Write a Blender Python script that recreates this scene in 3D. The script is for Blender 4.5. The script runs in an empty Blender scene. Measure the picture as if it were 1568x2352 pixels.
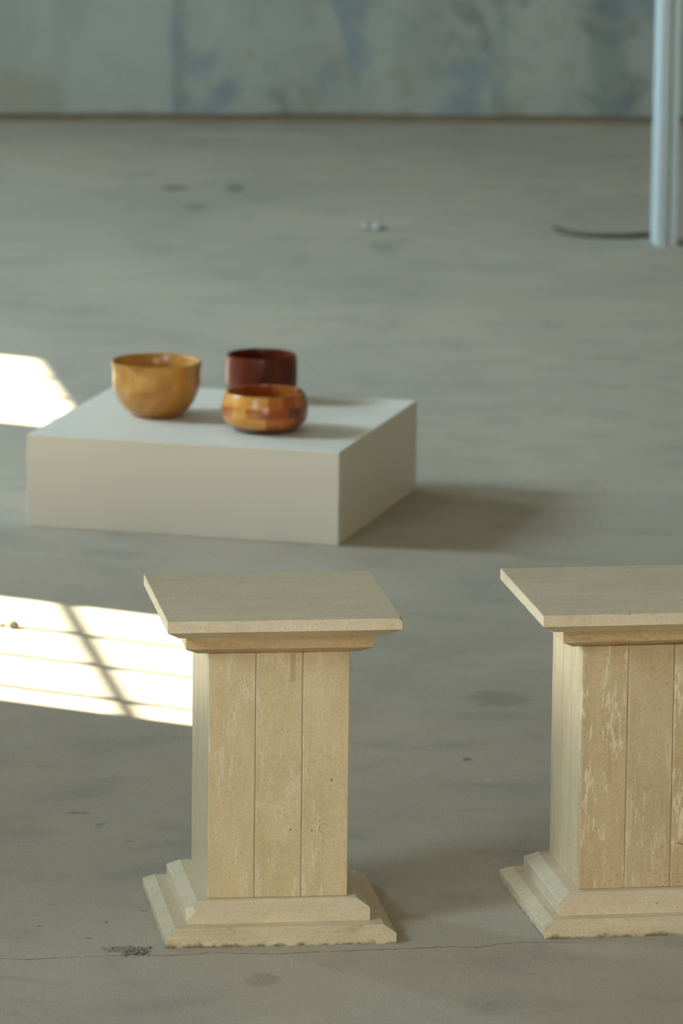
import bpy, bmesh, math, random
from mathutils import Vector, Matrix, noise

random.seed(7)
scene = bpy.context.scene
COL = scene.collection

# ------------------------------------------------------------------ camera
cam_data = bpy.data.cameras.new('camera')
cam = bpy.data.objects.new('camera', cam_data)
COL.objects.link(cam)
cam_data.sensor_fit = 'VERTICAL'
cam_data.sensor_height = 36.0
cam_data.lens = 13989.7 / 2352 * 36.0
cam_data.clip_end = 200
PITCH, ROLL, CAM_H = 0.19249, 0.01135, 2.88293
cam.matrix_world = (Matrix.Translation((0, 0, CAM_H)) @ Matrix.Rotation(math.pi / 2 - PITCH, 4, 'X')
                    @ Matrix.Rotation(ROLL, 4, 'Z'))
cam_data.dof.use_dof = True
cam_data.dof.focus_distance = 11.05
cam_data.dof.aperture_fstop = 6.6
scene.camera = cam

# ------------------------------------------------------------------ view, world, lights
scene.view_settings.view_transform = 'Standard'
scene.view_settings.look = 'None'
scene.view_settings.gamma = 1.0
scene.view_settings.use_curve_mapping = False
scene.view_settings.exposure = 0.14
scene.cycles.max_bounces = 10
scene.cycles.diffuse_bounces = 6

world = bpy.data.worlds.new('sky')
scene.world = world
world.use_nodes = True
world.node_tree.nodes['Background'].inputs[0].default_value = (0.55, 0.78, 1.0, 1)
world.node_tree.nodes['Background'].inputs[1].default_value = 1.2

# the left (window) wall, and the sun that shines through it
W0 = Vector((-4.5, 13.0, 0))
WU = Vector((-0.166, 0.986, 0)).normalized()      # along the wall, away from the camera
WN = Vector((WU.y, -WU.x, 0))                     # into the room
SUN_EL = math.radians(37)
SUN_H = Vector((0.885, -0.465, 0)).normalized()   # horizontal heading of the sunlight
sun_dir = (SUN_H * math.cos(SUN_EL) + Vector((0, 0, -math.sin(SUN_EL))))
sun_data = bpy.data.lights.new('sun', 'SUN')
sun_data.energy = 60.0
sun_data.color = (1.0, 0.86, 0.66)
sun_data.angle = math.radians(0.42)
sun = bpy.data.objects.new('sun', sun_data)
sun.rotation_euler = sun_dir.to_track_quat('-Z', 'Y').to_euler()
sun.location = (-20, 25, 18)
COL.objects.link(sun)

# lamp at each window of the left wall: (start, end) along the wall
HEAD = 5.33 * math.tan(SUN_EL)
SILL = 2.1
WINDOWS = [(1.637, 2.975), (5.237, 6.575), (-5.6, -4.26), (-9.2, -7.86)]  # last two are unseen windows, added to light the pedestals from the left
WIN_W = [760, 620, 430, 380]
for (a, b), e in zip(WINDOWS, WIN_W):
    ld = bpy.data.lights.new('window_lamp', 'AREA')
    ld.shape = 'RECTANGLE'
    ld.size, ld.size_y = b - a, HEAD - SILL
    ld.energy = e
    ld.color = (0.665, 0.845, 1.0)
    lo = bpy.data.objects.new('window_lamp', ld)
    p = W0 + WU * ((a + b) / 2) - WN * 0.35
    lo.location = (p.x, p.y, (HEAD + SILL) / 2)
    lo.rotation_euler = WN.to_track_quat('-Z', 'Z').to_euler()
    COL.objects.link(lo)
# added warm fill for the front faces, through a made-up opening behind the camera
REAR_Y = -5.0
ADDED_REAR_OPEN = (-1.1, 2.2, 0.3, 4.6)                 # added opening: x0, x1, z0, z1
ld = bpy.data.lights.new('rear_fill', 'AREA')
ld.shape = 'RECTANGLE'
ld.size, ld.size_y = ADDED_REAR_OPEN[1] - ADDED_REAR_OPEN[0], ADDED_REAR_OPEN[3] - ADDED_REAR_OPEN[2]
ld.energy = 560
ld.color = (1.0, 0.845, 0.59)
lo = bpy.data.objects.new('rear_fill', ld)
lo.location = ((ADDED_REAR_OPEN[0] + ADDED_REAR_OPEN[1]) / 2, REAR_Y - 0.35, (ADDED_REAR_OPEN[2] + ADDED_REAR_OPEN[3]) / 2)
lo.rotation_euler = (math.pi / 2, 0, 0)
lo.rotation_euler = Vector((0, 1, 0)).to_track_quat('-Z', 'Z').to_euler()
COL.objects.link(lo)


# ------------------------------------------------------------------ node helpers
class NT:
    def __init__(self, name):
        self.m = bpy.data.materials.new(name)
        self.m.use_nodes = True
        self.t = self.m.node_tree
        self.b = self.t.nodes['Principled BSDF']

    def n(self, kind, **kw):
        nd = self.t.nodes.new(kind)
        for k, v in kw.items():
            setattr(nd, k, v)
        return nd

    def put(self, sock, v):
        if isinstance(v, bpy.types.NodeSocket):
            self.t.links.new(v, sock)
        elif v is not None:
            if sock.type == 'RGBA' and len(v) == 3:
                v = (*v, 1)
            sock.default_value = v

    def math(self, op, a, b=None, c=None, clamp=False):
        nd = self.n('ShaderNodeMath', operation=op, use_clamp=clamp)
        self.put(nd.inputs[0], a)
        self.put(nd.inputs[1], b)
        self.put(nd.inputs[2], c)
        return nd.outputs[0]

    def step(self, v, lo, hi):                    # smooth 0..1 between lo and hi (lo > hi allowed)
        nd = self.n('ShaderNodeMapRange', interpolation_type='SMOOTHSTEP')
        self.put(nd.inputs[0], v)
        flip = lo > hi
        nd.inputs[1].default_value = min(lo, hi)
        nd.inputs[2].default_value = max(lo, hi)
        nd.inputs[3].default_value = 1.0 if flip else 0.0
        nd.inputs[4].default_value = 0.0 if flip else 1.0
        return nd.outputs[0]

    def mix(self, f, a, b, blend='MIX'):
        nd = self.n('ShaderNodeMix', data_type='RGBA', blend_type=blend)
        self.put(nd.inputs[0], f)
        self.put(nd.inputs[6], a)
        self.put(nd.inputs[7], b)
        return nd.outputs[2]

    def coords(self):
        return self.n('ShaderNodeTexCoord').outputs['Object']

    def scale(self, v, s):
        nd = self.n('ShaderNodeVectorMath', operation='MULTIPLY')
        self.put(nd.inputs[0], v)
        nd.inputs[1].default_value = s
        return nd.outputs[0]

    def add(self, v, w):
        nd = self.n('ShaderNodeVectorMath', operation='ADD')
        self.put(nd.inputs[0], v)
        self.put(nd.inputs[1], w)
        return nd.outputs[0]

    def noise(self, v, scale, detail=4, rough=0.55, dist=0.0, color=False):
        nd = self.n('ShaderNodeTexNoise')
        self.put(nd.inputs['Vector'], v)
        nd.inputs['Scale'].default_value = scale
        nd.inputs['Detail'].default_value = detail
        nd.inputs['Roughness'].default_value = rough
        nd.inputs['Distortion'].default_value = dist
        return nd.outputs['Color'] if color else nd.outputs['Fac']

    def voro(self, v, scale, feature='F1'):
        nd = self.n('ShaderNodeTexVoronoi', feature=feature)
        self.put(nd.inputs['Vector'], v)
        nd.inputs['Scale'].default_value = scale
        return nd

    def sep(self, v):
        nd = self.n('ShaderNodeSeparateXYZ')
        self.put(nd.inputs[0], v)
        return nd.outputs

    def bump(self, h, strength, dist=0.002):
        nd = self.n('ShaderNodeBump')
        nd.inputs['Strength'].default_value = strength
        nd.inputs['Distance'].default_value = dist
        self.put(nd.inputs['Height'], h)
        self.put(self.b.inputs['Normal'], nd.outputs[0])

    def spot(self, xy, wob, cx, cy, rx, ry, soft=0.5):
        """mask of one blotch on the floor, edge broken up by the wobble"""
        dx = self.math('DIVIDE', self.math('SUBTRACT', xy[0], cx), rx)
        dy = self.math('DIVIDE', self.math('SUBTRACT', xy[1], cy), ry)
        r = self.math('SQRT', self.math('ADD', self.math('MULTIPLY', dx, dx), self.math('MULTIPLY', dy, dy)))
        r = self.math('ADD', r, wob)
        return self.step(r, 1.0, 1.0 - soft)

    def fin(self, color, rough=0.6, spec=0.4):
        self.put(self.b.inputs['Base Color'], color)
        self.put(self.b.inputs['Roughness'], rough)
        self.put(self.b.inputs['Specular IOR Level'], spec)
        return self.m


def plain(name, color, rough=0.5, spec=0.4, var=0.06, scale=8):
    t = NT(name)
    f = t.noise(t.coords(), scale, 5)
    c = t.mix(f, tuple(x * (1 - var) for x in color), tuple(x * (1 + var) for x in color))
    return t.fin(c, rough, spec)


# ------------------------------------------------------------------ materials
def concrete_floor():
    t = NT('concrete_floor')
    v = t.coords()
    xy = t.sep(v)
    big = t.noise(t.scale(v, (1, 0.8, 1)), 1.1, 5, 0.6, 0.3)
    mid = t.noise(t.scale(v, (0.8, 1.0, 1)), 5.5, 6, 0.62, 0.4)
    fine = t.noise(v, 60, 5, 0.65)
    grain = t.step(t.noise(v, 230, 4, 0.75), 0.32, 0.68)
    speck = t.step(t.noise(t.add(v, (1.3, 5.2, 0)), 120, 5, 0.8), 0.57, 0.68)
    c = t.mix(t.step(big, 0.3, 0.7), (0.340, 0.306, 0.247), (0.418, 0.367, 0.285))
    c = t.mix(t.math('MULTIPLY', t.step(mid, 0.5, 0.72), 0.55), c, (0.27, 0.25, 0.215))
    c = t.mix(t.math('MULTIPLY', t.step(mid, 0.47, 0.28), 0.35), c, (0.39, 0.385, 0.345))
    mul = t.math('ADD', 0.70, t.math('ADD', t.math('MULTIPLY', fine, 0.30), t.math('SUBTRACT', t.math('MULTIPLY', grain, 0.36), t.math('MULTIPLY', speck, 0.16))))
    gm = t.n('ShaderNodeCombineColor')
    for i in range(3):
        t.put(gm.inputs[i], mul)
    c = t.mix(1.0, c, gm.outputs[0], 'MULTIPLY')
    # tiny dark grit and pale flecks
    vo = t.voro(v, 26)
    rnd = t.sep(vo.outputs['Color'])
    grit = t.math('MULTIPLY', t.step(vo.outputs['Distance'], 0.085, 0.04), t.step(rnd[0], 0.86, 0.9))
    c = t.mix(t.math('MULTIPLY', grit, 0.75), c, (0.06, 0.058, 0.05))
    vo2 = t.voro(t.add(v, (3.3, 1.7, 0)), 34)
    rnd2 = t.sep(vo2.outputs['Color'])
    fleck = t.math('MULTIPLY', t.step(vo2.outputs['Distance'], 0.08, 0.04), t.step(rnd2[0], 0.84, 0.88))
    c = t.mix(t.math('MULTIPLY', fleck, 0.6), c, (0.55, 0.55, 0.52))
    wob = t.math('MULTIPLY', t.math('SUBTRACT', t.noise(v, 30, 4, 0.7), 0.5), 1.6)
    # painted-in streak of light, scuffs, oil marks and old paint
    pale = [(-0.36, 21.905, 0.36, 0.10, 0.5), (0.302, 11.984, 0.016, 0.02, 0.5), (0.36, 12.0, 0.013, 0.012, 0.5)]  # first entry puts the light streak by the back wall into the colour
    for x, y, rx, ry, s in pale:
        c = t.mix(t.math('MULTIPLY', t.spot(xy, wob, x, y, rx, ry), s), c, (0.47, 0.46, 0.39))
    dark = [(-0.58, 20.517, .055, .12, .5), (-0.373, 20.523, .045, .11, .65), (-0.499, 20.055, .05, .09, .45),
            (-0.678, 20.866, .03, .06, .35), (0.263, 12.157, .012, .018, .8), (-0.423, 10.83, .0035, .009, 1),
            (-0.544, 10.797, .008, .006, .7), (-0.449, 10.716, .008, .008, .6), (0.124, 19.25, .06, .14, .3),
            (0.194, 19.363, .05, .09, .3), (0.34, 12.72, .09, .10, .3), (-0.133, 10.447, .04, .06, .3),
            (-0.511, 11.663, .03, .012, .5), (-0.40, 11.44, .012, .008, .4)]
    for x, y, rx, ry, s in dark:
        c = t.mix(t.math('MULTIPLY', t.spot(xy, wob, x, y, rx, ry), s), c, (0.085, 0.083, 0.072))
    teal = [(-0.463, 11.573, .013, .018, .75), (-0.452, 11.583, .018, .006, .75), (-0.468, 11.548, .012, .007, .6),
            (-0.356, 10.915, .010, .006, .7)]
    for x, y, rx, ry, s in teal:
        c = t.mix(t.math('MULTIPLY', t.spot(xy, wob, x, y, rx, ry), s), c, (0.10, 0.235, 0.215))
    # broken-out hole beside the crack
    hole = t.math('MAXIMUM', t.spot(xy, wob, -0.357, 10.632, 0.028, 0.040, 0.5),
                  t.math('MULTIPLY', t.spot(xy, wob, -0.395, 10.642, 0.034, 0.026, 0.6), 0.6))
    hole = t.math('MAXIMUM', hole, t.math('MULTIPLY', t.spot(xy, wob, -0.378, 10.604, 0.010, 0.012, 0.5), 0.9))
    rub = t.voro(v, 170)
    hc = t.mix(rub.outputs['Distance'], (0.16, 0.15, 0.125), (0.03, 0.03, 0.026))
    c = t.mix(t.math('MULTIPLY', hole, 0.85), c, hc)
    # hairline crack
    pts = [(-1.3, 10.56), (-0.603, 10.571), (-0.556, 10.564), (-0.502, 10.578), (-0.455, 10.586), (-0.409, 10.594),
           (-0.378, 10.604), (-0.341, 10.606), (-0.318, 10.601), (-0.257, 10.609), (-0.228, 10.629), (-0.164, 10.622),
           (-0.11, 10.622), (-0.044, 10.637), (0.054, 10.656), (0.148, 10.672), (0.211, 10.687), (0.259, 10.683),
           (0.297, 10.709), (0.34, 10.723), (0.394, 10.722), (1.0, 10.76)]
    fc = t.n('ShaderNodeFloatCurve')
    cu = fc.mapping.curves[0]
    X0, X1, Y0, Y1 = -1.3, 1.0, 10.5, 10.8
    q = [((x - X0) / (X1 - X0), (y - Y0) / (Y1 - Y0)) for x, y in pts]
    cu.points[0].location = q[0]
    cu.points[1].location = q[-1]
    for a in q[1:-1]:
        cu.points.new(*a)
    for p in cu.points:
        p.handle_type = 'VECTOR'
    fc.mapping.update()
    xn = t.math('DIVIDE', t.math('SUBTRACT', xy[0], X0), X1 - X0, clamp=True)
    t.put(fc.inputs['Value'], xn)
    yc = t.math('ADD', t.math('MULTIPLY', fc.outputs[0], Y1 - Y0), Y0)
    jig = t.math('MULTIPLY', t.math('SUBTRACT', t.noise(v, 55, 3, 0.7), 0.5), 0.016)
    d = t.math('ABSOLUTE', t.math('SUBTRACT', t.math('ADD', xy[1], jig), yc))
    wid = t.math('MULTIPLY', t.math('SUBTRACT', t.noise(v, 18, 4, 0.7), 0.22), 0.0062)
    crack = t.step(t.math('SUBTRACT', d, wid), 0.0012, -0.0008)
    crack = t.math('MULTIPLY', crack, t.step(xy[0], 0.47, 0.38))
    # a second, much fainter line far behind
    c = t.mix(t.math('MULTIPLY', crack, 0.7), c, (0.05, 0.048, 0.04))
    h = t.math('SUBTRACT', t.math('ADD', t.math('MULTIPLY', grain, 0.5), fine),
               t.math('MULTIPLY', t.math('MAXIMUM', crack, hole), 3.0))
    t.bump(h, 0.25, 0.002)
    rough = t.math('ADD', 0.42, t.math('MULTIPLY', mid, 0.25))
    return t.fin(c, rough, 0.35)


def wall_plaster(name, base, strength=1.0):
    t = NT(name)
    v = t.coords()
    xyz = t.sep(v)
    streak = t.noise(t.scale(v, (1, 1, 0.35)), 2.4, 5, 0.6, 0.5)
    blot = t.noise(v, 5.0, 6, 0.62, 0.6)
    blot2 = t.noise(t.add(v, (7.1, 0, 3.3)), 3.2, 5, 0.6, 0.4)
    br = t.noise(t.add(v, (2.1, 0, 9.3)), 6.5, 5, 0.6, 0.5)
    b = Vector(base)
    c = t.mix(t.step(streak, 0.35, 0.68), tuple(b * 1.10), tuple(b * 0.86))
    # worn, bluish and browner patches gather to the right of the first slab joint
    side = t.math('ADD', 0.22, t.math('MULTIPLY', t.step(xyz[0], -0.68, -0.60), 0.78))
    c = t.mix(t.math('MULTIPLY', t.math('MULTIPLY', t.step(blot2, 0.5, 0.66), 0.75 * strength), side), c, (0.165, 0.20, 0.225))
    c = t.mix(t.math('MULTIPLY', t.math('MULTIPLY', t.step(blot, 0.54, 0.72), 0.75 * strength), side), c, (0.125, 0.14, 0.125))
    c = t.mix(t.math('MULTIPLY', t.math('MULTIPLY', t.step(br, 0.53, 0.70), 0.6 * strength), side), c, (0.225, 0.20, 0.155))
    jag = t.math('MULTIPLY', t.math('SUBTRACT', t.noise(v, 7, 4), 0.5), 0.06)
    # vertical joints between the cast slabs
    for x, w, s in ((-0.615, 0.045, 0.38), (0.565, 0.05, 0.28), (0.97, 0.10, 0.40)):
        dd = t.math('ABSOLUTE', t.math('SUBTRACT', t.math('ADD', xyz[0], jag), x))
        c = t.mix(t.math('MULTIPLY', t.step(dd, w, w * 0.2), s * strength), c, (0.12, 0.145, 0.15))
    # rusty stain low on the left
    dx = t.math('DIVIDE', t.math('ADD', xyz[0], 1.20), 0.20)
    dz = t.math('DIVIDE', t.math('SUBTRACT', xyz[2], 0.09), 0.13)
    rr = t.math('ADD', t.math('ADD', t.math('MULTIPLY', dx, dx), t.math('MULTIPLY', dz, dz)), t.math('MULTIPLY', jag, 14.0))
    c = t.mix(t.math('MULTIPLY', t.step(rr, 1.1, -0.1), 0.5 * strength), c, (0.24, 0.20, 0.13))
    t.bump(blot, 0.3, 0.01)
    return t.fin(c, 0.8, 0.2)


def travertine(name, axis, a, b, pale, pore=1.0, pink=0.0, vein=0.55, marks=None, dirt=False):
    """axis: the direction the bedding of the stone runs in (0 x, 2 z)"""
    t = NT(name)
    oi = t.n('ShaderNodeObjectInfo').outputs['Random']
    off = t.n('ShaderNodeCombineXYZ')
    t.put(off.inputs[0], t.math('MULTIPLY', oi, 13.7))
    t.put(off.inputs[1], t.math('MULTIPLY', oi, 7.1))
    t.put(off.inputs[2], t.math('MULTIPLY', oi, 29.3))
    v0 = t.coords()
    v = t.add(v0, off.outputs[0])
    s = [1.0, 1.0, 1.0]
    s[axis] = 0.16
    vs = t.scale(v, tuple(s))
    s2 = [1.0, 1.0, 1.0]
    s2[axis] = 0.28
    vm = t.scale(v, tuple(s2))
    cloud = t.noise(v, 9, 5, 0.6, 0.3)
    band = t.noise(vs, 26, 5, 0.62, 0.25)
    wisp = t.noise(vm, 26, 6, 0.72, 0.25)
    fine = t.noise(v, 220, 4, 0.7)
    c = t.mix(t.step(band, 0.3, 0.7), a, b)
    c = t.mix(t.math('MULTIPLY', t.step(cloud, 0.45, 0.75), 0.45), c, tuple(x * 0.82 for x in b))
    mott = t.noise(vm, 48, 6, 0.75, 0.2)
    c = t.mix(t.math('MULTIPLY', t.step(mott, 0.44, 0.28), 0.30), c, tuple(x * 0.74 for x in b))
    c = t.mix(t.math('MULTIPLY', t.step(mott, 0.56, 0.70), 0.35 * vein), c, pale)
    zone = t.step(t.noise(vs, 7, 3), 0.44, 0.58)
    c = t.mix(t.math('MULTIPLY', t.math('MULTIPLY', t.step(wisp, 0.55, 0.66), zone), vein), c, pale)
    rid = t.math('ABSOLUTE', t.math('SUBTRACT', t.noise(vs, 9, 6, 0.72, 0.1), 0.5))
    brk = t.step(t.noise(vm, 26, 4, 0.7), 0.46, 0.56)
    c = t.mix(t.math('MULTIPLY', t.math('MULTIPLY', t.step(rid, 0.022, 0.008), brk), min(1.0, vein)), c, pale)
    smudge = t.step(t.noise(t.add(v, (2.2, 8.1, 4.4)), 17, 5, 0.65), 0.56, 0.68)
    c = t.mix(t.math('MULTIPLY', smudge, 0.22), c, (0.47, 0.315, 0.14))
    if pink:
        pz = t.step(t.noise(vs, 8, 3, 0.5), 0.44, 0.6)
        c = t.mix(t.math('MULTIPLY', pz, pink), c, (0.50, 0.335, 0.215))
    vo = t.voro(t.scale(v, tuple(1.0 if i != axis else 0.5 for i in range(3))), 150)
    rnd = t.sep(vo.outputs['Color'])
    gate = t.math('MULTIPLY', t.step(rnd[0], 0.40, 0.5), t.step(t.noise(vm, 12, 3), 0.42, 0.56))
    p = t.math('MULTIPLY', t.step(vo.outputs['Distance'], 0.17, 0.07), gate)
    c = t.mix(t.math('MULTIPLY', p, 0.62 * pore), c, (0.17, 0.11, 0.055))
    vp = t.voro(t.scale(t.add(v, (5.1, 2.2, 0.7)), tuple(1.0 if i != axis else 0.7 for i in range(3))), 58)
    rn2 = t.sep(vp.outputs['Color'])
    p2 = t.math('MULTIPLY', t.step(vp.outputs['Distance'], 0.15, 0.06), t.step(rn2[0], 0.90, 0.93))
    c = t.mix(t.math('MULTIPLY', p2, 0.85 * pore), c, (0.11, 0.085, 0.055))
    mul = t.math('ADD', 0.87, t.math('MULTIPLY', t.step(fine, 0.25, 0.75), 0.24))
    gm = t.n('ShaderNodeCombineColor')
    for i in range(3):
        t.put(gm.inputs[i], mul)
    c = t.mix(1.0, c, gm.outputs[0], 'MULTIPLY')
    xyz = t.sep(v0)
    if dirt:                                      # grime wicked up along the foot of the slab
        wz = t.math('ADD', xyz[2], t.math('MULTIPLY', t.math('SUBTRACT', t.noise(v, 34, 4, 0.7), 0.52), 0.034))
        c = t.mix(t.math('MULTIPLY', t.step(wz, 0.0075, -0.003), 0.85), c, (0.085, 0.062, 0.03))
        sp = t.step(t.noise(v, 22, 5, 0.75), 0.57, 0.68)
        c = t.mix(t.math('MULTIPLY', sp, 0.38), c, (0.20, 0.17, 0.11))
    if marks:
        c = marks(t, c, xyz)
    t.bump(t.math('SUBTRACT', fine, t.math('MULTIPLY', t.math('MAXIMUM', p, p2), 2.0)), 0.22, 0.0015)
    return t.fin(c, 0.36, 0.5)


def tape_mark(t, c, xyz):
    """yellowed strip of old tape glue near the top of a middle panel"""
    wob = t.math('MULTIPLY', t.math('SUBTRACT', t.noise(t.coords(), 260, 3), 0.5), 0.004)
    inx = t.step(t.math('ABSOLUTE', t.math('ADD', t.math('SUBTRACT', xyz[0], 0.0245), wob)), 0.0052, 0.0040)
    inz = t.math('MULTIPLY', t.step(t.math('ADD', xyz[2], wob), 0.468, 0.471), t.step(xyz[2], 0.525, 0.522))
    return t.mix(t.math('MULTIPLY', t.math('MULTIPLY', inx, inz), 0.5), c, (0.33, 0.25, 0.095))


def ring_mark(t, c, xyz):
    """faint ring printed on the right-hand panel"""
    dx = t.math('SUBTRACT', xyz[0], 0.084)
    dz = t.math('SUBTRACT', xyz[2], 0.196)
    r = t.math('SQRT', t.math('ADD', t.math('MULTIPLY', dx, dx), t.math('MULTIPLY', dz, dz)))
    k = t.step(t.math('ABSOLUTE', t.math('SUBTRACT', r, 0.0085)), 0.0017, 0.0007)
    k = t.math('MULTIPLY', k, t.step(t.math('ADD', dx, t.math('MULTIPLY', dz, -0.5)), 0.0085, 0.003))
    return t.mix(t.math('MULTIPLY', k, 0.38), c, (0.26, 0.16, 0.07))


def wood(name, a, b, c3, scale=14, stretch=(1, 1, 1), rough=0.28, coat=0.35, dist=1.0, spec=0.45):
    t = NT(name)
    v = t.scale(t.coords(), stretch)
    n1 = t.noise(v, scale, 5, 0.6, dist)
    n2 = t.noise(t.add(v, (4.2, 1.1, 3.0)), scale * 0.5, 4, 0.55, dist)
    c = t.mix(t.step(n1, 0.32, 0.7), a, b)
    c = t.mix(t.math('MULTIPLY', t.step(n2, 0.5, 0.7), 0.7), c, c3)
    t.b.inputs['Coat Weight'].default_value = coat
    t.b.inputs['Coat Roughness'].default_value = 0.22
    return t.fin(c, rough, spec)


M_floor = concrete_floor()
M_wall = wall_plaster('weathered_plaster', (0.265, 0.283, 0.25))
M_room = plain('tan_render', (0.34, 0.275, 0.18), 0.85, 0.2)
M_ceil = plain('ceiling_paint', (0.46, 0.39, 0.28), 0.85, 0.2)
M_gap = plain('dirty_joint', (0.21, 0.18, 0.115), 0.9, 0.1, 0.2, 12)
M_frame = plain('window_metal', (0.30, 0.32, 0.32), 0.5, 0.4)
M_white = plain('plinth_paint', (0.70, 0.675, 0.60), 0.48, 0.4, 0.035, 3)
M_post = plain('post_paint', (0.45, 0.515, 0.525), 0.4, 0.45, 0.05, 4)
TA, TB, TP = (0.625, 0.49, 0.295), (0.555, 0.425, 0.24), (0.70, 0.60, 0.43)
M_panel = travertine('travertine_panel', 2, TA, TB, TP)
M_panel_tape = travertine('travertine_panel_tape', 2, TA, TB, TP, marks=tape_mark)
M_panel_ring = travertine('travertine_panel_ring', 2, TA, TB, TP, vein=0.7, marks=ring_mark)
M_panel_vein = travertine('travertine_panel_veined', 2, (0.585, 0.445, 0.265), (0.50, 0.37, 0.205), (0.72, 0.63, 0.44), 1.2, 0.0, 0.85)
M_panel_pink = travertine('travertine_panel_pink', 2, (0.59, 0.45, 0.28), (0.51, 0.38, 0.225), (0.68, 0.56, 0.38), 1.3, 0.3, 0.6)
M_slab = travertine('travertine_slab', 0, (0.66, 0.55, 0.385), (0.60, 0.485, 0.325), (0.68, 0.58, 0.42), 1.1)
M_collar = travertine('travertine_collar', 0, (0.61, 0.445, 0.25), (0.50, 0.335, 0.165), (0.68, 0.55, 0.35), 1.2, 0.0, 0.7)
M_base = travertine('travertine_base', 0, (0.645, 0.53, 0.355), (0.57, 0.46, 0.295), (0.68, 0.59, 0.42), 1.2, dirt=True)
M_core = plain('stone_core', (0.55, 0.42, 0.25), 0.8, 0.2)
M_honey = wood('honey_burl', (0.52, 0.255, 0.045), (0.38, 0.155, 0.022), (0.60, 0.34, 0.085), 16, (1, 1, 1.3))
M_honey_foot = wood('honey_foot', (0.38, 0.15, 0.03), (0.30, 0.11, 0.025), (0.42, 0.18, 0.05), 16)
M_dark = wood('dark_redwood', (0.125, 0.022, 0.007), (0.07, 0.012, 0.004), (0.18, 0.036, 0.010), 20, (1, 1, 0.4), 0.34, 0.10, 1.0, 0.25)
M_w1 = wood('stave_light', (0.66, 0.32, 0.065), (0.54, 0.23, 0.04), (0.72, 0.40, 0.10), 22, (1, 1, 2.5))
M_w2 = wood('stave_amber', (0.44, 0.14, 0.022), (0.35, 0.095, 0.016), (0.52, 0.19, 0.035), 22, (1, 1, 2.5))
M_w3 = wood('stave_red', (0.34, 0.068, 0.012), (0.24, 0.042, 0.008), (0.40, 0.10, 0.018), 22, (1, 1, 2.5))
M_w4 = wood('stave_brown', (0.14, 0.042, 0.016), (0.09, 0.028, 0.012), (0.20, 0.07, 0.025), 22, (1, 1, 2.5))
M_stick = plain('dark_stick', (0.085, 0.068, 0.045), 0.7, 0.3, 0.3, 30)
M_scrap = plain('pale_scrap', (0.38, 0.39, 0.36), 0.7, 0.3, 0.1, 40)
M_pebble = plain('pebble_stone', (0.22, 0.20, 0.15), 0.85, 0.2, 0.25, 90)
M_rubble = plain('rubble_stone', (0.21, 0.20, 0.17), 0.9, 0.2, 0.5, 160)
M_thread = plain('red_thread', (0.35, 0.03, 0.02), 0.7, 0.2)

g = NT('window_glass')
mx = g.n('ShaderNodeMixShader')
tr = g.n('ShaderNodeBsdfTransparent')
gl = g.n('ShaderNodeBsdfGlossy')
gl.inputs['Roughness'].default_value = 0.02
tr.inputs[0].default_value = (0.95, 0.98, 0.97, 1)
mx.inputs[0].default_value = 0.06
g.t.links.new(tr.outputs[0], mx.inputs[1])
g.t.links.new(gl.outputs[0], mx.inputs[2])
g.t.links.new(mx.outputs[0], g.t.nodes['Material Output'].inputs['Surface'])
M_glass = g.m


# ------------------------------------------------------------------ mesh helpers
def link(name, bm, mat, parent=None, smooth=False, loc=None, rotz=0.0):
    me = bpy.data.meshes.new(name)
    bmesh.ops.recalc_face_normals(bm, faces=bm.faces)
    bm.to_mesh(me)
    bm.free()
    me.materials.append(mat)
    if smooth:
        for p in me.polygons:
            p.use_smooth = True
        if hasattr(me, 'set_sharp_from_angle'):
            me.set_sharp_from_angle(angle=math.radians(40))
    o = bpy.data.objects.new(name, me)
    COL.objects.link(o)
    if parent:
        o.parent = parent
    if loc:
        o.location = loc
    o.rotation_euler.z = rotz
    return o


def tag(o, label=None, cat=None, group=None, kind=None):
    if label:
        o['label'] = label
    if cat:
        o['category'] = cat
    if group:
        o['group'] = group
    if kind:
        o['kind'] = kind
    return o


def empty(name, loc, rotz=0.0):
    o = bpy.data.objects.new(name, None)
    o.empty_display_size = 0.1
    o.location = loc
    o.rotation_euler.z = rotz
    COL.objects.link(o)
    return o


def box(bm, x0, x1, y0, y1, z0, z1, bev=0.0, seg=2):
    vs = [bm.verts.new(p) for p in ((x0, y0, z0), (x1, y0, z0), (x1, y1, z0), (x0, y1, z0),
                                    (x0, y0, z1), (x1, y0, z1), (x1, y1, z1), (x0, y1, z1))]
    fs = [bm.faces.new([vs[i] for i in q]) for q in
          ((3, 2, 1, 0), (4, 5, 6, 7), (0, 1, 5, 4), (1, 2, 6, 5), (2, 3, 7, 6), (3, 0, 4, 7))]
    if bev:
        es = {e for f in fs for e in f.edges}
        bmesh.ops.bevel(bm, geom=list(es), offset=bev, segments=seg, affect='EDGES', profile=0.6)
    return fs


def obox(bm, t0, t1, n0, n1, z0, z1):
    """box in the left wall's own frame"""
    vs = []
    for z in (z0, z1):
        for t, n in ((t0, n0), (t1, n0), (t1, n1), (t0, n1)):
            p = W0 + WU * t + WN * n
            vs.append(bm.verts.new((p.x, p.y, z)))
    for q in ((3, 2, 1, 0), (4, 5, 6, 7), (0, 1, 5, 4), (1, 2, 6, 5), (2, 3, 7, 6), (3, 0, 4, 7)):
        bm.faces.new([vs[i] for i in q])


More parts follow.
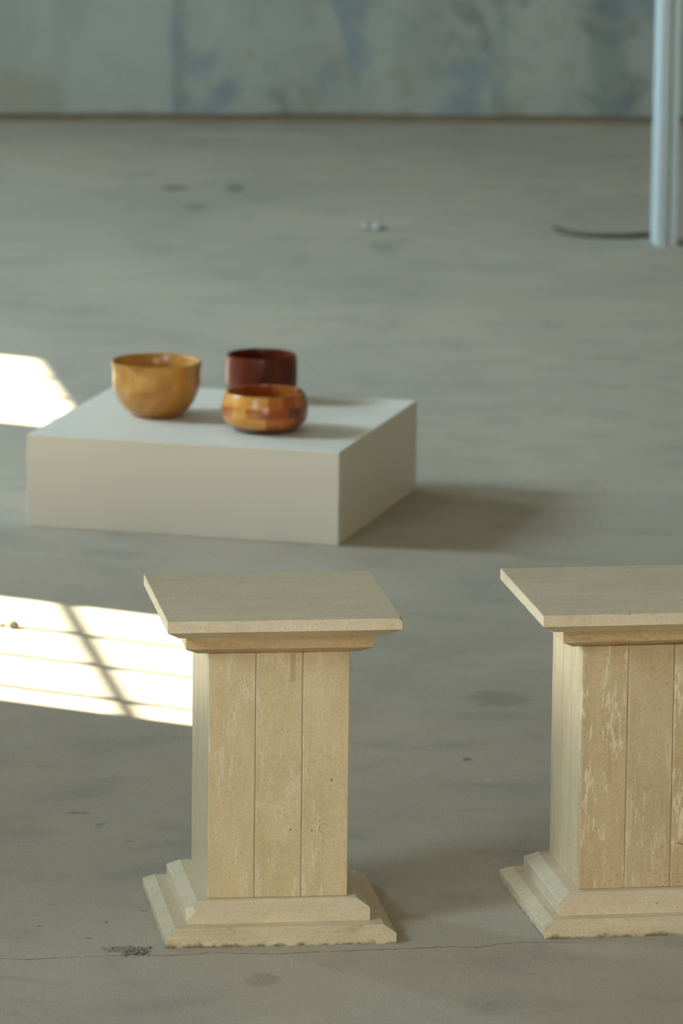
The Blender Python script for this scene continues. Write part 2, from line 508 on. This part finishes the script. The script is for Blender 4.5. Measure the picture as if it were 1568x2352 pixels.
def worn_slab(rings, n=26, jit=None, seed=0, ox=0.0, oy=0.0, rot=0.0):
    """stone slab from stacked rectangles (half width, half depth, z); jit[i] = how far the edge of
    ring i is worn back at random"""
    bm = bmesh.new()
    rnd = random.Random(seed)
    loops = []
    cr, sr = math.cos(rot), math.sin(rot)
    for ri, (w, d, z) in enumerate(rings):
        cs = [(-w, -d), (w, -d), (w, d), (-w, d)]
        loop = []
        for k in range(4):
            a, b = cs[k], cs[(k + 1) % 4]
            for i in range(n):
                f = i / n
                x, y = a[0] + (b[0] - a[0]) * f, a[1] + (b[1] - a[1]) * f
                j = (jit[ri] if jit else 0.0)
                if j:
                    q = noise.noise(Vector((x * 60 + seed * 3.1, y * 60, ri * 5.0)))
                    e = max(0.0, q) * j + (j * 1.2 if rnd.random() < 0.05 else 0.0)
                    r = math.hypot(x, y)
                    x, y = x - x / r * e, y - y / r * e
                loop.append(bm.verts.new((ox + x * cr - y * sr, oy + x * sr + y * cr, z)))
        loops.append(loop)
    for A, B in zip(loops, loops[1:]):
        m = len(A)
        for i in range(m):
            bm.faces.new((A[i], A[(i + 1) % m], B[(i + 1) % m], B[i]))
    bm.faces.new(loops[0][::-1])
    bm.faces.new(loops[-1])
    return bm


def chip(bm, co, no):
    """break a corner off: cut by a plane and close the cut"""
    r = bmesh.ops.bisect_plane(bm, geom=bm.verts[:] + bm.edges[:] + bm.faces[:], plane_co=co, plane_no=no, clear_outer=True)
    es = [e for e in r['geom_cut'] if isinstance(e, bmesh.types.BMEdge)]
    bmesh.ops.contextual_create(bm, geom=es)


def lathe(bm, prof, a0=0.0, a1=2 * math.pi, n=72):
    """closed profile [(r, z)...] swept about z; caps the ends when not a full turn"""
    full = abs(a1 - a0 - 2 * math.pi) < 1e-6
    k = n if full else n + 1
    cols = []
    for i in range(k):
        a = a0 + (a1 - a0) * i / n
        cols.append([bm.verts.new((max(r, 1e-5) * math.cos(a), max(r, 1e-5) * math.sin(a), z)) for r, z in prof])
    m = len(prof)
    for i in range(n):
        A, B = cols[i], cols[(i + 1) % k]
        for j in range(m):
            bm.faces.new((A[j], B[j], B[(j + 1) % m], A[(j + 1) % m]))
    if not full:
        bm.faces.new(cols[0])
        bm.faces.new(cols[-1][::-1])
    bmesh.ops.remove_doubles(bm, verts=bm.verts, dist=2e-5)


def tube(bm, pts, radii, n=10):
    rings = []
    for i, p in enumerate(pts):
        p = Vector(p)
        d = (Vector(pts[min(i + 1, len(pts) - 1)]) - Vector(pts[max(i - 1, 0)])).normalized()
        s = d.cross(Vector((0, 0, 1))).normalized()
        u = s.cross(d)
        rings.append([bm.verts.new(p + (s * math.cos(2 * math.pi * k / n) + u * math.sin(2 * math.pi * k / n)) * radii[i])
                      for k in range(n)])
    for A, B in zip(rings, rings[1:]):
        for k in range(n):
            bm.faces.new((A[k], A[(k + 1) % n], B[(k + 1) % n], B[k]))
    bm.faces.new(rings[0][::-1])
    bm.faces.new(rings[-1])


def smooth_path(pts, sub=6):
    out = []
    P = [Vector(p) for p in pts]
    for i in range(len(P) - 1):
        p0, p1, p2, p3 = P[max(i - 1, 0)], P[i], P[i + 1], P[min(i + 2, len(P) - 1)]
        for s in range(sub):
            f = s / sub
            out.append(0.5 * ((2 * p1) + (p2 - p0) * f + (2 * p0 - 5 * p1 + 4 * p2 - p3) * f * f
                              + (3 * p1 - p0 - 3 * p2 + p3) * f ** 3))
    out.append(P[-1])
    return out


# ------------------------------------------------------------------ the room
CEIL = 6.5
XR = 7.0


def back_y(x):
    return 22.2733 + 0.0517 * x


bm = bmesh.new()
box(bm, -8.2, XR + 0.3, REAR_Y - 0.3, 23.2, -0.2, 0.0)
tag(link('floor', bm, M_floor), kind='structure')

# back wall: structural slab, and the plaster coat that stops just short of the floor in a wavy edge
bm = bmesh.new()
vs = []
for z in (0.0, CEIL):
    for x, dy in ((-8.2, 0.022), (XR + 0.3, 0.022), (XR + 0.3, 0.4), (-8.2, 0.4)):
        vs.append(bm.verts.new((x, back_y(x) + dy, z)))
for q in ((3, 2, 1, 0), (4, 5, 6, 7), (0, 1, 5, 4), (1, 2, 6, 5), (2, 3, 7, 6), (3, 0, 4, 7)):
    bm.faces.new([vs[i] for i in q])
wall_back = tag(link('wall_back', bm, M_gap), kind='structure')
bm = bmesh.new()
lo_f, lo_b, hi_f, hi_b = [], [], [], []
NX = 260
for i in range(NX + 1):
    x = -6.1 + (XR + 6.1) * i / NX
    z = 0.032 + 0.008 * noise.noise(Vector((x * 2.2, 1.7, 0))) + 0.003 * noise.noise(Vector((x * 9, 4.1, 0)))
    lo_f.append(bm.verts.new((x, back_y(x), z)))
    lo_b.append(bm.verts.new((x, back_y(x) + 0.024, z)))
    hi_f.append(bm.verts.new((x, back_y(x), CEIL - 0.002)))
    hi_b.append(bm.verts.new((x, back_y(x) + 0.024, CEIL - 0.002)))
for i in range(NX):
    for A, B in ((lo_f, hi_f), (hi_f, hi_b), (hi_b, lo_b), (lo_b, lo_f)):
        bm.faces.new((A[i], A[i + 1], B[i + 1], B[i]))
link('plaster_coat', bm, M_wall, wall_back)

bm = bmesh.new()
box(bm, XR, XR + 0.3, REAR_Y - 0.3, 23.0, 0, CEIL)
tag(link('wall_right', bm, M_room), kind='structure')

x0, x1, z0, z1 = ADDED_REAR_OPEN  # opening made up to let the front fill in
bm = bmesh.new()
box(bm, -4.0, x0, REAR_Y - 0.3, REAR_Y, 0, CEIL)
box(bm, x1, XR, REAR_Y - 0.3, REAR_Y, 0, CEIL)
box(bm, x0, x1, REAR_Y - 0.3, REAR_Y, 0, z0)
box(bm, x0, x1, REAR_Y - 0.3, REAR_Y, z1, CEIL)
tag(link('wall_rear', bm, M_room), kind='structure')

bm = bmesh.new()
pa, pb = W0 + WU * -18.6, W0 + WU * 10.4
cs = [(pa.x, pa.y), (XR + 0.3, pa.y), (XR + 0.3, 23.2), (pb.x, pb.y)]
lo_ = [bm.verts.new((x, y, CEIL)) for x, y in cs]
hi_ = [bm.verts.new((x, y, CEIL + 0.25)) for x, y in cs]
bm.faces.new(lo_[::-1])
bm.faces.new(hi_)
for i in range(4):
    bm.faces.new((lo_[i], lo_[(i + 1) % 4], hi_[(i + 1) % 4], hi_[i]))
tag(link('ceiling', bm, M_ceil), kind='structure')

# left wall with its tall barred windows, two of them unseen and added
TH = 0.26
bm = bmesh.new()
edges = sorted(WINDOWS)
T0, T1 = -18.6, 9.55
prev = T0
for a, b in edges:
    obox(bm, prev, a, 0, TH, 0, CEIL)
    obox(bm, a, b, 0, TH, 0, SILL)
    obox(bm, a, b, 0, TH, HEAD, CEIL)
    prev = b
obox(bm, prev, T1, 0, TH, 0, CEIL)
tag(link('wall_left', bm, M_room), kind='structure')

ROW = 0.415 * math.tan(SUN_EL)
for wi, (a, b) in enumerate(WINDOWS):
    w = empty('window_%d' % (wi + 1), tuple(W0 + WU * ((a + b) / 2) + Vector((0, 0, SILL))))
    tag(w, kind='structure')
    inv = Matrix.Translation(-w.location)

    def wpart(name, fn, mat):
        bm = bmesh.new()
        fn(bm)
        bmesh.ops.transform(bm, matrix=inv, verts=bm.verts)
        return link(name, bm, mat, w)
    for k in (1.002, 0.679, 0.334):
        tb = a + k
        wpart('vertical_bar', lambda bm: obox(bm, tb - 0.0105, tb + 0.0105, 0.0, 0.025, SILL, HEAD), M_frame)
    z = HEAD - ROW
    while z > SILL + 0.1:
        wpart('horizontal_bar', lambda bm: obox(bm, a, b, -0.005, 0.03, z - 0.0105, z + 0.0105), M_frame)
        z -= ROW
    wpart('pane', lambda bm: obox(bm, a, b, 0.034, 0.038, SILL, HEAD), M_glass)

# ------------------------------------------------------------------ travertine pedestals
HW = dict(T=(.21219, .21547), C=(.17031, .15883), S=(.12838, .1396), U=(.16818, .17547), L=(.21059, .2194))
ZL1, ZL2, ZU1, ZU2, ZS2, ZC1, ZC2, ZT1, ZT2 = .02027, .03095, .05572, .06833, .52477, .53609, .56471, .57827, .6


def pedestal(loc, rotz, off, panels, seed, label):
    root = tag(empty('stone_pedestal', loc, rotz), label, 'pedestal', 'travertine pedestals')

    def slab(name, key, rings, mat, jit, chips=()):
        ox, oy, rot = off[key]
        w, d = HW[key]
        bm = worn_slab([(w - i, d - i, z) for i, z in rings], 30, jit, seed + len(name), ox, oy, rot)
        for co, no in chips:
            chip(bm, co, no)
        return link(name, bm, mat, root)
    first = seed == 1
    e = 0.0012
    slab('base_slab', 'L', [(0, 0.0), (0, ZL1 - e), (e, ZL1), (.0205, ZL2), (.03, ZL2)], M_base, [0.0007, 0.0003, 0.0006, 0.0005, 0])
    w, d = HW['U']
    ox, oy, _ = off['U']
    ch = [((ox - w + 0.0095, oy - d + 0.0095, ZU1), (-0.62, -0.55, 0.56))] if first else []
    slab('step_slab', 'U', [(0, ZL2), (0, ZU1 - e), (e, ZU1), (.0225, ZU2), (.03, ZU2)], M_slab, [0.0006, 0.0003, 0.0006, 0.0005, 0], ch)
    bm = bmesh.new()
    w, d = HW['S']
    th = 0.02
    box(bm, -w + th, w - th, -d + th, d - th, ZU2, ZS2)
    link('core', bm, M_core, root)
    gap = 0.0001
    for side in (-1, 1):                           # front and back panels
        for k in range(3):
            bm = bmesh.new()
            xa, xb = -w + 2 * w / 3 * k, -w + 2 * w / 3 * (k + 1)
            ga = gap if k else 0
            gb = gap if k < 2 else 0
            ya, yb = (-d, -d + th) if side < 0 else (d - th, d)
            box(bm, xa + ga, xb - gb, ya, yb, ZU2, ZS2, 0.0023, 2)
            link('panel', bm, panels[k] if side < 0 else M_panel, root)
    for side in (-1, 1):                           # the two flanks
        for k in range(3):
            bm = bmesh.new()
            L = 2 * (d - th)
            ya, yb = -d + th + L / 3 * k, -d + th + L / 3 * (k + 1)
            xa, xb = (-w, -w + th) if side < 0 else (w - th, w)
            box(bm, xa, xb, ya + (gap if k else 0), yb - (gap if k < 2 else 0), ZU2, ZS2, 0.0013, 2)
            link('panel', bm, M_panel, root)
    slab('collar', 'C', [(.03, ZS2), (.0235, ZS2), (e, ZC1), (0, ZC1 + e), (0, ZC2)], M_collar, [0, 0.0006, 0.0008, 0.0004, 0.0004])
    w, d = HW['T']
    ox, oy, _ = off['T']
    ch = [((ox + w - 0.006, oy - d + 0.004, ZT2), (0.55, -0.2, 0.8))] if first else []
    slab('top_slab', 'T', [(.03, ZC2), (.0233, ZC2), (e, ZT1), (0, ZT1 + e), (0, ZT2 - e), (e, ZT2)], M_slab,
         [0, 0.0008, 0.0016, 0.0008, 0.0008, 0.0011], ch)
    return root


pedestal((-0.12704, 10.90237, 0), 0.13113,
         dict(T=(.0004, .0025, .003), C=(-.0003, -.0021, -.0107), U=(-.0028, -.0006, .0021), L=(-.0027, -.0085, -.0023)),
         (M_panel, M_panel_tape, M_panel_ring), 1,
         'beige travertine pedestal standing in full view, left of the two')
ped2 = pedestal((0.54669, 11.00224, 0), 0.16263,
                dict(T=(-.0047, -.0015, -.004), C=(-.0034, .0022, .0258), U=(-.0031, -.0056, -.0022), L=(.0014, -.0094, .002)),
                (M_panel_vein, M_panel_pink, M_panel_vein), 2,
                'veined beige travertine pedestal cut off by the right edge of the picture')

# ------------------------------------------------------------------ low white plinth
bm = bmesh.new()
PW, PD, PH = .39252, .38188, .22802
box(bm, -PW, PW, -PD, PD, 0.0, PH, 0.0025, 2)
tag(link('display_plinth', bm, M_white, loc=(-.2893, 14.83508, 0), rotz=-.25793),
    'low square off-white painted plinth carrying three wooden bowls', 'plinth')

# ------------------------------------------------------------------ wooden bowls
# honey-coloured bowl with a flared lip
out = [(0.063, 0.006), (0.078, 0.016), (0.094, 0.036), (0.104, 0.060), (0.108, 0.085), (0.1075, 0.108), (0.109, 0.122), (0.1125, 0.1335)]
rim_o = [(0.1125, 0.1335), (0.1128, 0.1355), (0.1105, 0.1375), (0.1075, 0.1365), (0.1055, 0.1335)]
inn = [(0.1055, 0.1335), (0.1015, 0.120), (0.1005, 0.105), (0.100, 0.085), (0.096, 0.060), (0.085, 0.036), (0.066, 0.020), (0.035, 0.014), (0.0, 0.013)]
bowl = tag(empty('wooden_bowl', (-0.461, 14.849, PH)), 'honey-coloured round wooden bowl with flared lip, left of the three bowls', 'bowl', 'wooden bowls on the plinth')
bm = bmesh.new()
lathe(bm, out + inn + [(0.0, 0.006)])
link('body', bm, M_honey, bowl, True)
bm = bmesh.new()
lathe(bm, rim_o)
link('rim', bm, M_honey, bowl, True)
bm = bmesh.new()
lathe(bm, [(0.0, 0.0), (0.059, 0.0), (0.0625, 0.002), (0.0635, 0.0062), (0.0, 0.0062)])
link('foot', bm, M_honey_foot, bowl, True)

# dark straight-sided bowl behind
bowl = tag(empty('wooden_bowl', (-0.205, 15.10, PH)), 'dark red-brown straight-sided wooden bowl standing behind the banded bowl', 'bowl', 'wooden bowls on the plinth')
bm = bmesh.new()
lathe(bm, [(0.0, 0.004), (0.078, 0.004), (0.0865, 0.014), (0.0890, 0.035), (0.0898, 0.060), (0.0895, 0.085), (0.0880, 0.108),
           (0.0815, 0.108), (0.082, 0.085), (0.082, 0.035), (0.078, 0.020), (0.06, 0.014), (0.0, 0.013)])
link('body', bm, M_dark, bowl, True)
bm = bmesh.new()
lathe(bm, [(0.0880, 0.108), (0.0874, 0.1125), (0.085, 0.1145), (0.0822, 0.113), (0.0815, 0.108)])
link('rim', bm, M_dark, bowl, True)
bm = bmesh.new()
lathe(bm, [(0.0, 0.0), (0.075, 0.0), (0.078, 0.0042), (0.0, 0.0042)])
link('foot', bm, M_dark, bowl, True)

# banded bowl glued up from light and dark staves
bowl = tag(empty('wooden_bowl', (-0.190, 14.664, PH)), 'low banded wooden bowl of light and reddish staves, nearest of the three bowls', 'bowl', 'wooden bowls on the plinth')
po = [(0.074, 0.004), (0.089, 0.013), (0.1005, 0.027), (0.1055, 0.042), (0.1060, 0.056), (0.1035, 0.072), (0.0985, 0.088), (0.0970, 0.0955)]
pi_ = [(0.060, 0.014), (0.080, 0.022), (0.0915, 0.033), (0.0965, 0.044), (0.0970, 0.056), (0.0955, 0.070), (0.0915, 0.086), (0.0905, 0.0955)]


def at_z(prof, z):
    for (r0, z0), (r1, z1) in zip(prof, prof[1:]):
        if z0 <= z <= z1:
            return r0 + (r1 - r0) * (z - z0) / (z1 - z0)
    return prof[0][0] if z < prof[0][1] else prof[-1][0]


def band(name, z0, z1, cuts, mats):
    """one glued ring of the bowl: the ring's own object is its first stave's parent"""
    zs = [z0 + (z1 - z0) * i / 6 for i in range(7)]
    prof = [(at_z(po, z), z) for z in zs] + [(at_z(pi_, z), z) for z in reversed(zs)]
    if z1 > 0.095:
        ro, ri = prof[6][0], prof[7][0]
        prof[6] = (ro - 0.0012, z1)
        prof[7] = (ri + 0.0012, z1)
    ring = empty(name, (0, 0, 0))
    ring.parent = bowl
    for i, m in enumerate(mats):
        a0 = math.radians(cuts[i])
        a1 = math.radians(cuts[i + 1] if i + 1 < len(cuts) else cuts[0] + 360)
        bm = bmesh.new()
        lathe(bm, prof, a0, a1, max(6, int((a1 - a0) / 0.1)))
        link('stave', bm, m, ring, True)


L_, A_, R_, B_ = M_w1, M_w2, M_w3, M_w4
band('upper_band', 0.066, 0.0955, [180, 232, 275, 300, 322, 345, 30, 75, 120][:9] and [165, 222, 275, 297, 318, 342, 390, 440, 485], [L_, L_, A_, R_, A_, B_, A_, R_, A_])
band('middle_band', 0.042, 0.066, [180, 222, 244, 264, 284, 304, 326, 350, 395, 440, 490], [A_, L_, A_, R_, R_, B_, R_, A_, R_, A_, B_])
band('lower_band', 0.016, 0.042, [160, 215, 272, 294, 316, 338, 380, 430, 475], [L_, L_, A_, A_, R_, B_, A_, R_, A_])
bm = bmesh.new()
lathe(bm, [(0.0, 0.0), (0.070, 0.0), (0.077, 0.003), (0.0915, 0.0159), (0.0655, 0.0159), (0.055, 0.013), (0.0, 0.012)])
link('foot', bm, M_w4, bowl, True)

# ------------------------------------------------------------------ steel post at right
bm = bmesh.new()
a, b_, tw = 0.030, 0.062, 0.012
prof = [(-a, -b_), (-a + 0.027, -b_), (-a + 0.027, -b_ + 0.02), (a - 0.021, -b_ + 0.02), (a - 0.021, -b_), (a, -b_),
        (a, b_), (a - 0.021, b_), (a - 0.021, b_ - 0.02), (-a + 0.027, b_ - 0.02), (-a + 0.027, b_), (-a, b_)]
lo_ = [bm.verts.new((x, y, 0)) for x, y in prof]
hi_ = [bm.verts.new((x, y, CEIL)) for x, y in prof]
for i in range(len(prof)):
    j = (i + 1) % len(prof)
    bm.faces.new((lo_[i], lo_[j], hi_[j], hi_[i]))
bm.faces.new(lo_[::-1])
bm.faces.new(hi_)
tag(link('steel_post', bm, M_post, loc=(1.023, 19.36, 0), rotz=0.13),
    'pale blue-white steel post with a recessed web, at the right before the wall', 'post')

# ------------------------------------------------------------------ small things on the floor
bm = bmesh.new()
R_ST = 0.0085
path = smooth_path([(0.680, 19.64, R_ST), (0.700, 19.565, R_ST), (0.735, 19.505, R_ST), (0.785, 19.470, R_ST), (0.835, 19.456, R_ST),
                    (0.885, 19.455, R_ST), (0.935, 19.468, R_ST), (0.982, 19.495, R_ST)])
tube(bm, path, [R_ST * (0.55 + 0.45 * min(1, i / 8)) for i in range(len(path))], 10)
tag(link('bent_stick', bm, M_stick, smooth=True), 'thin dark bent stick lying on the floor beside the post', 'stick')

bm = bmesh.new()                                   # crumpled scrap with a tented fold
top = {}
for iy in range(6):
    for ix in range(9):
        x, y = -0.034 + 0.068 * ix / 8, -0.05 + 0.10 * iy / 5
        z = 0.003 + 0.018 * max(0, 1 - abs(y + 0.005) / 0.05) * (0.65 + 0.35 * math.sin(ix * 1.1)) + 0.002 * random.random()
        ex = 1 - 0.25 * abs(iy - 2.5) / 2.5
        top[ix, iy] = (bm.verts.new((x * ex, y, z + 0.0015)), bm.verts.new((x * ex, y, max(0.0, z - 0.0015))))
for iy in range(5):
    for ix in range(8):
        q = [top[ix, iy], top[ix + 1, iy], top[ix + 1, iy + 1], top[ix, iy + 1]]
        bm.faces.new([v[0] for v in q])
        bm.faces.new([v[1] for v in q[::-1]])
for e in [e for e in bm.edges if len(e.link_faces) == 1]:
    pass
ring = [(i, 0) for i in range(9)] + [(8, i) for i in range(1, 6)] + [(i, 5) for i in range(7, -1, -1)] + [(0, i) for i in range(4, 0, -1)]
for k in range(len(ring)):
    p, q = top[ring[k]], top[ring[(k + 1) % len(ring)]]
    bm.faces.new((p[0], p[1], q[1], q[0]))
tag(link('paper_scrap', bm, M_scrap, loc=(0.085, 19.62, 0)), 'small pale crumpled scrap lying alone on the far floor', 'scrap')


def lump(name, r, squash, seed, mat, loc, rot=0.0):
    bm = bmesh.new()
    bmesh.ops.create_icosphere(bm, subdivisions=2, radius=r)
    for v in bm.verts:
        k = 1 + 0.45 * noise.noise(v.co / r * 0.9 + Vector((seed, 0, 0)))
        v.co = Vector((v.co.x * k, v.co.y * k * 0.85, v.co.z * k * squash))
    zmin = min(v.co.z for v in bm.verts)
    for v in bm.verts:
        v.co.z -= zmin
    return link(name, bm, mat, loc=loc, rotz=rot)


tag(lump('pebble', 0.0125, 0.75, 3.3, M_pebble, (-0.734, 13.385, 0)), 'small stone crumb lying in the near sunlit patch', 'pebble')
tag(lump('pebble', 0.0055, 0.8, 8.1, M_pebble, (-0.762, 13.395, 0)), 'tiny crumb at the left picture edge beside a bigger stone crumb', 'pebble')

bm = bmesh.new()                                   # broken concrete in the hole by the crack
for k in range(46):
    cx, cy = random.gauss(-0.357, 0.013), random.gauss(10.630, 0.014)
    if k > 34:
        cx, cy = random.gauss(-0.395, 0.014), random.gauss(10.640, 0.010)
    r = random.uniform(0.0018, 0.0058) * (0.7 if k > 34 else 1)
    s = bmesh.ops.create_icosphere(bm, subdivisions=1, radius=r)
    for v in s['verts']:
        v.co *= 1 + 0.5 * noise.noise(v.co / r + Vector((k, 0, 0)))
        v.co.z *= 0.8
        v.co += Vector((cx, cy, r * 0.05))
tag(link('concrete_rubble', bm, M_rubble), 'grey broken concrete crumbs in the hole by the floor crack', 'rubble', kind='stuff')

# red thread caught on the right-hand pedestal's shaft
c_, s_ = math.cos(0.16263), math.sin(0.16263)
d_ = HW['S'][1]
pts = []
for lx, z in ((0.0520, 0.1505), (0.058, 0.151), (0.064, 0.149), (0.071, 0.1475), (0.080, 0.1440), (0.090, 0.1425)):
    ly = -d_ - 0.0006
    pts.append((0.54669 + c_ * lx - s_ * ly, 11.00224 + s_ * lx + c_ * ly, z))
bm = bmesh.new()
tube(bm, smooth_path(pts, 4), [0.0006] * 21, 6)
tag(link('red_thread', bm, M_thread), 'short thin red thread clinging to the right-hand pedestal shaft', 'thread')
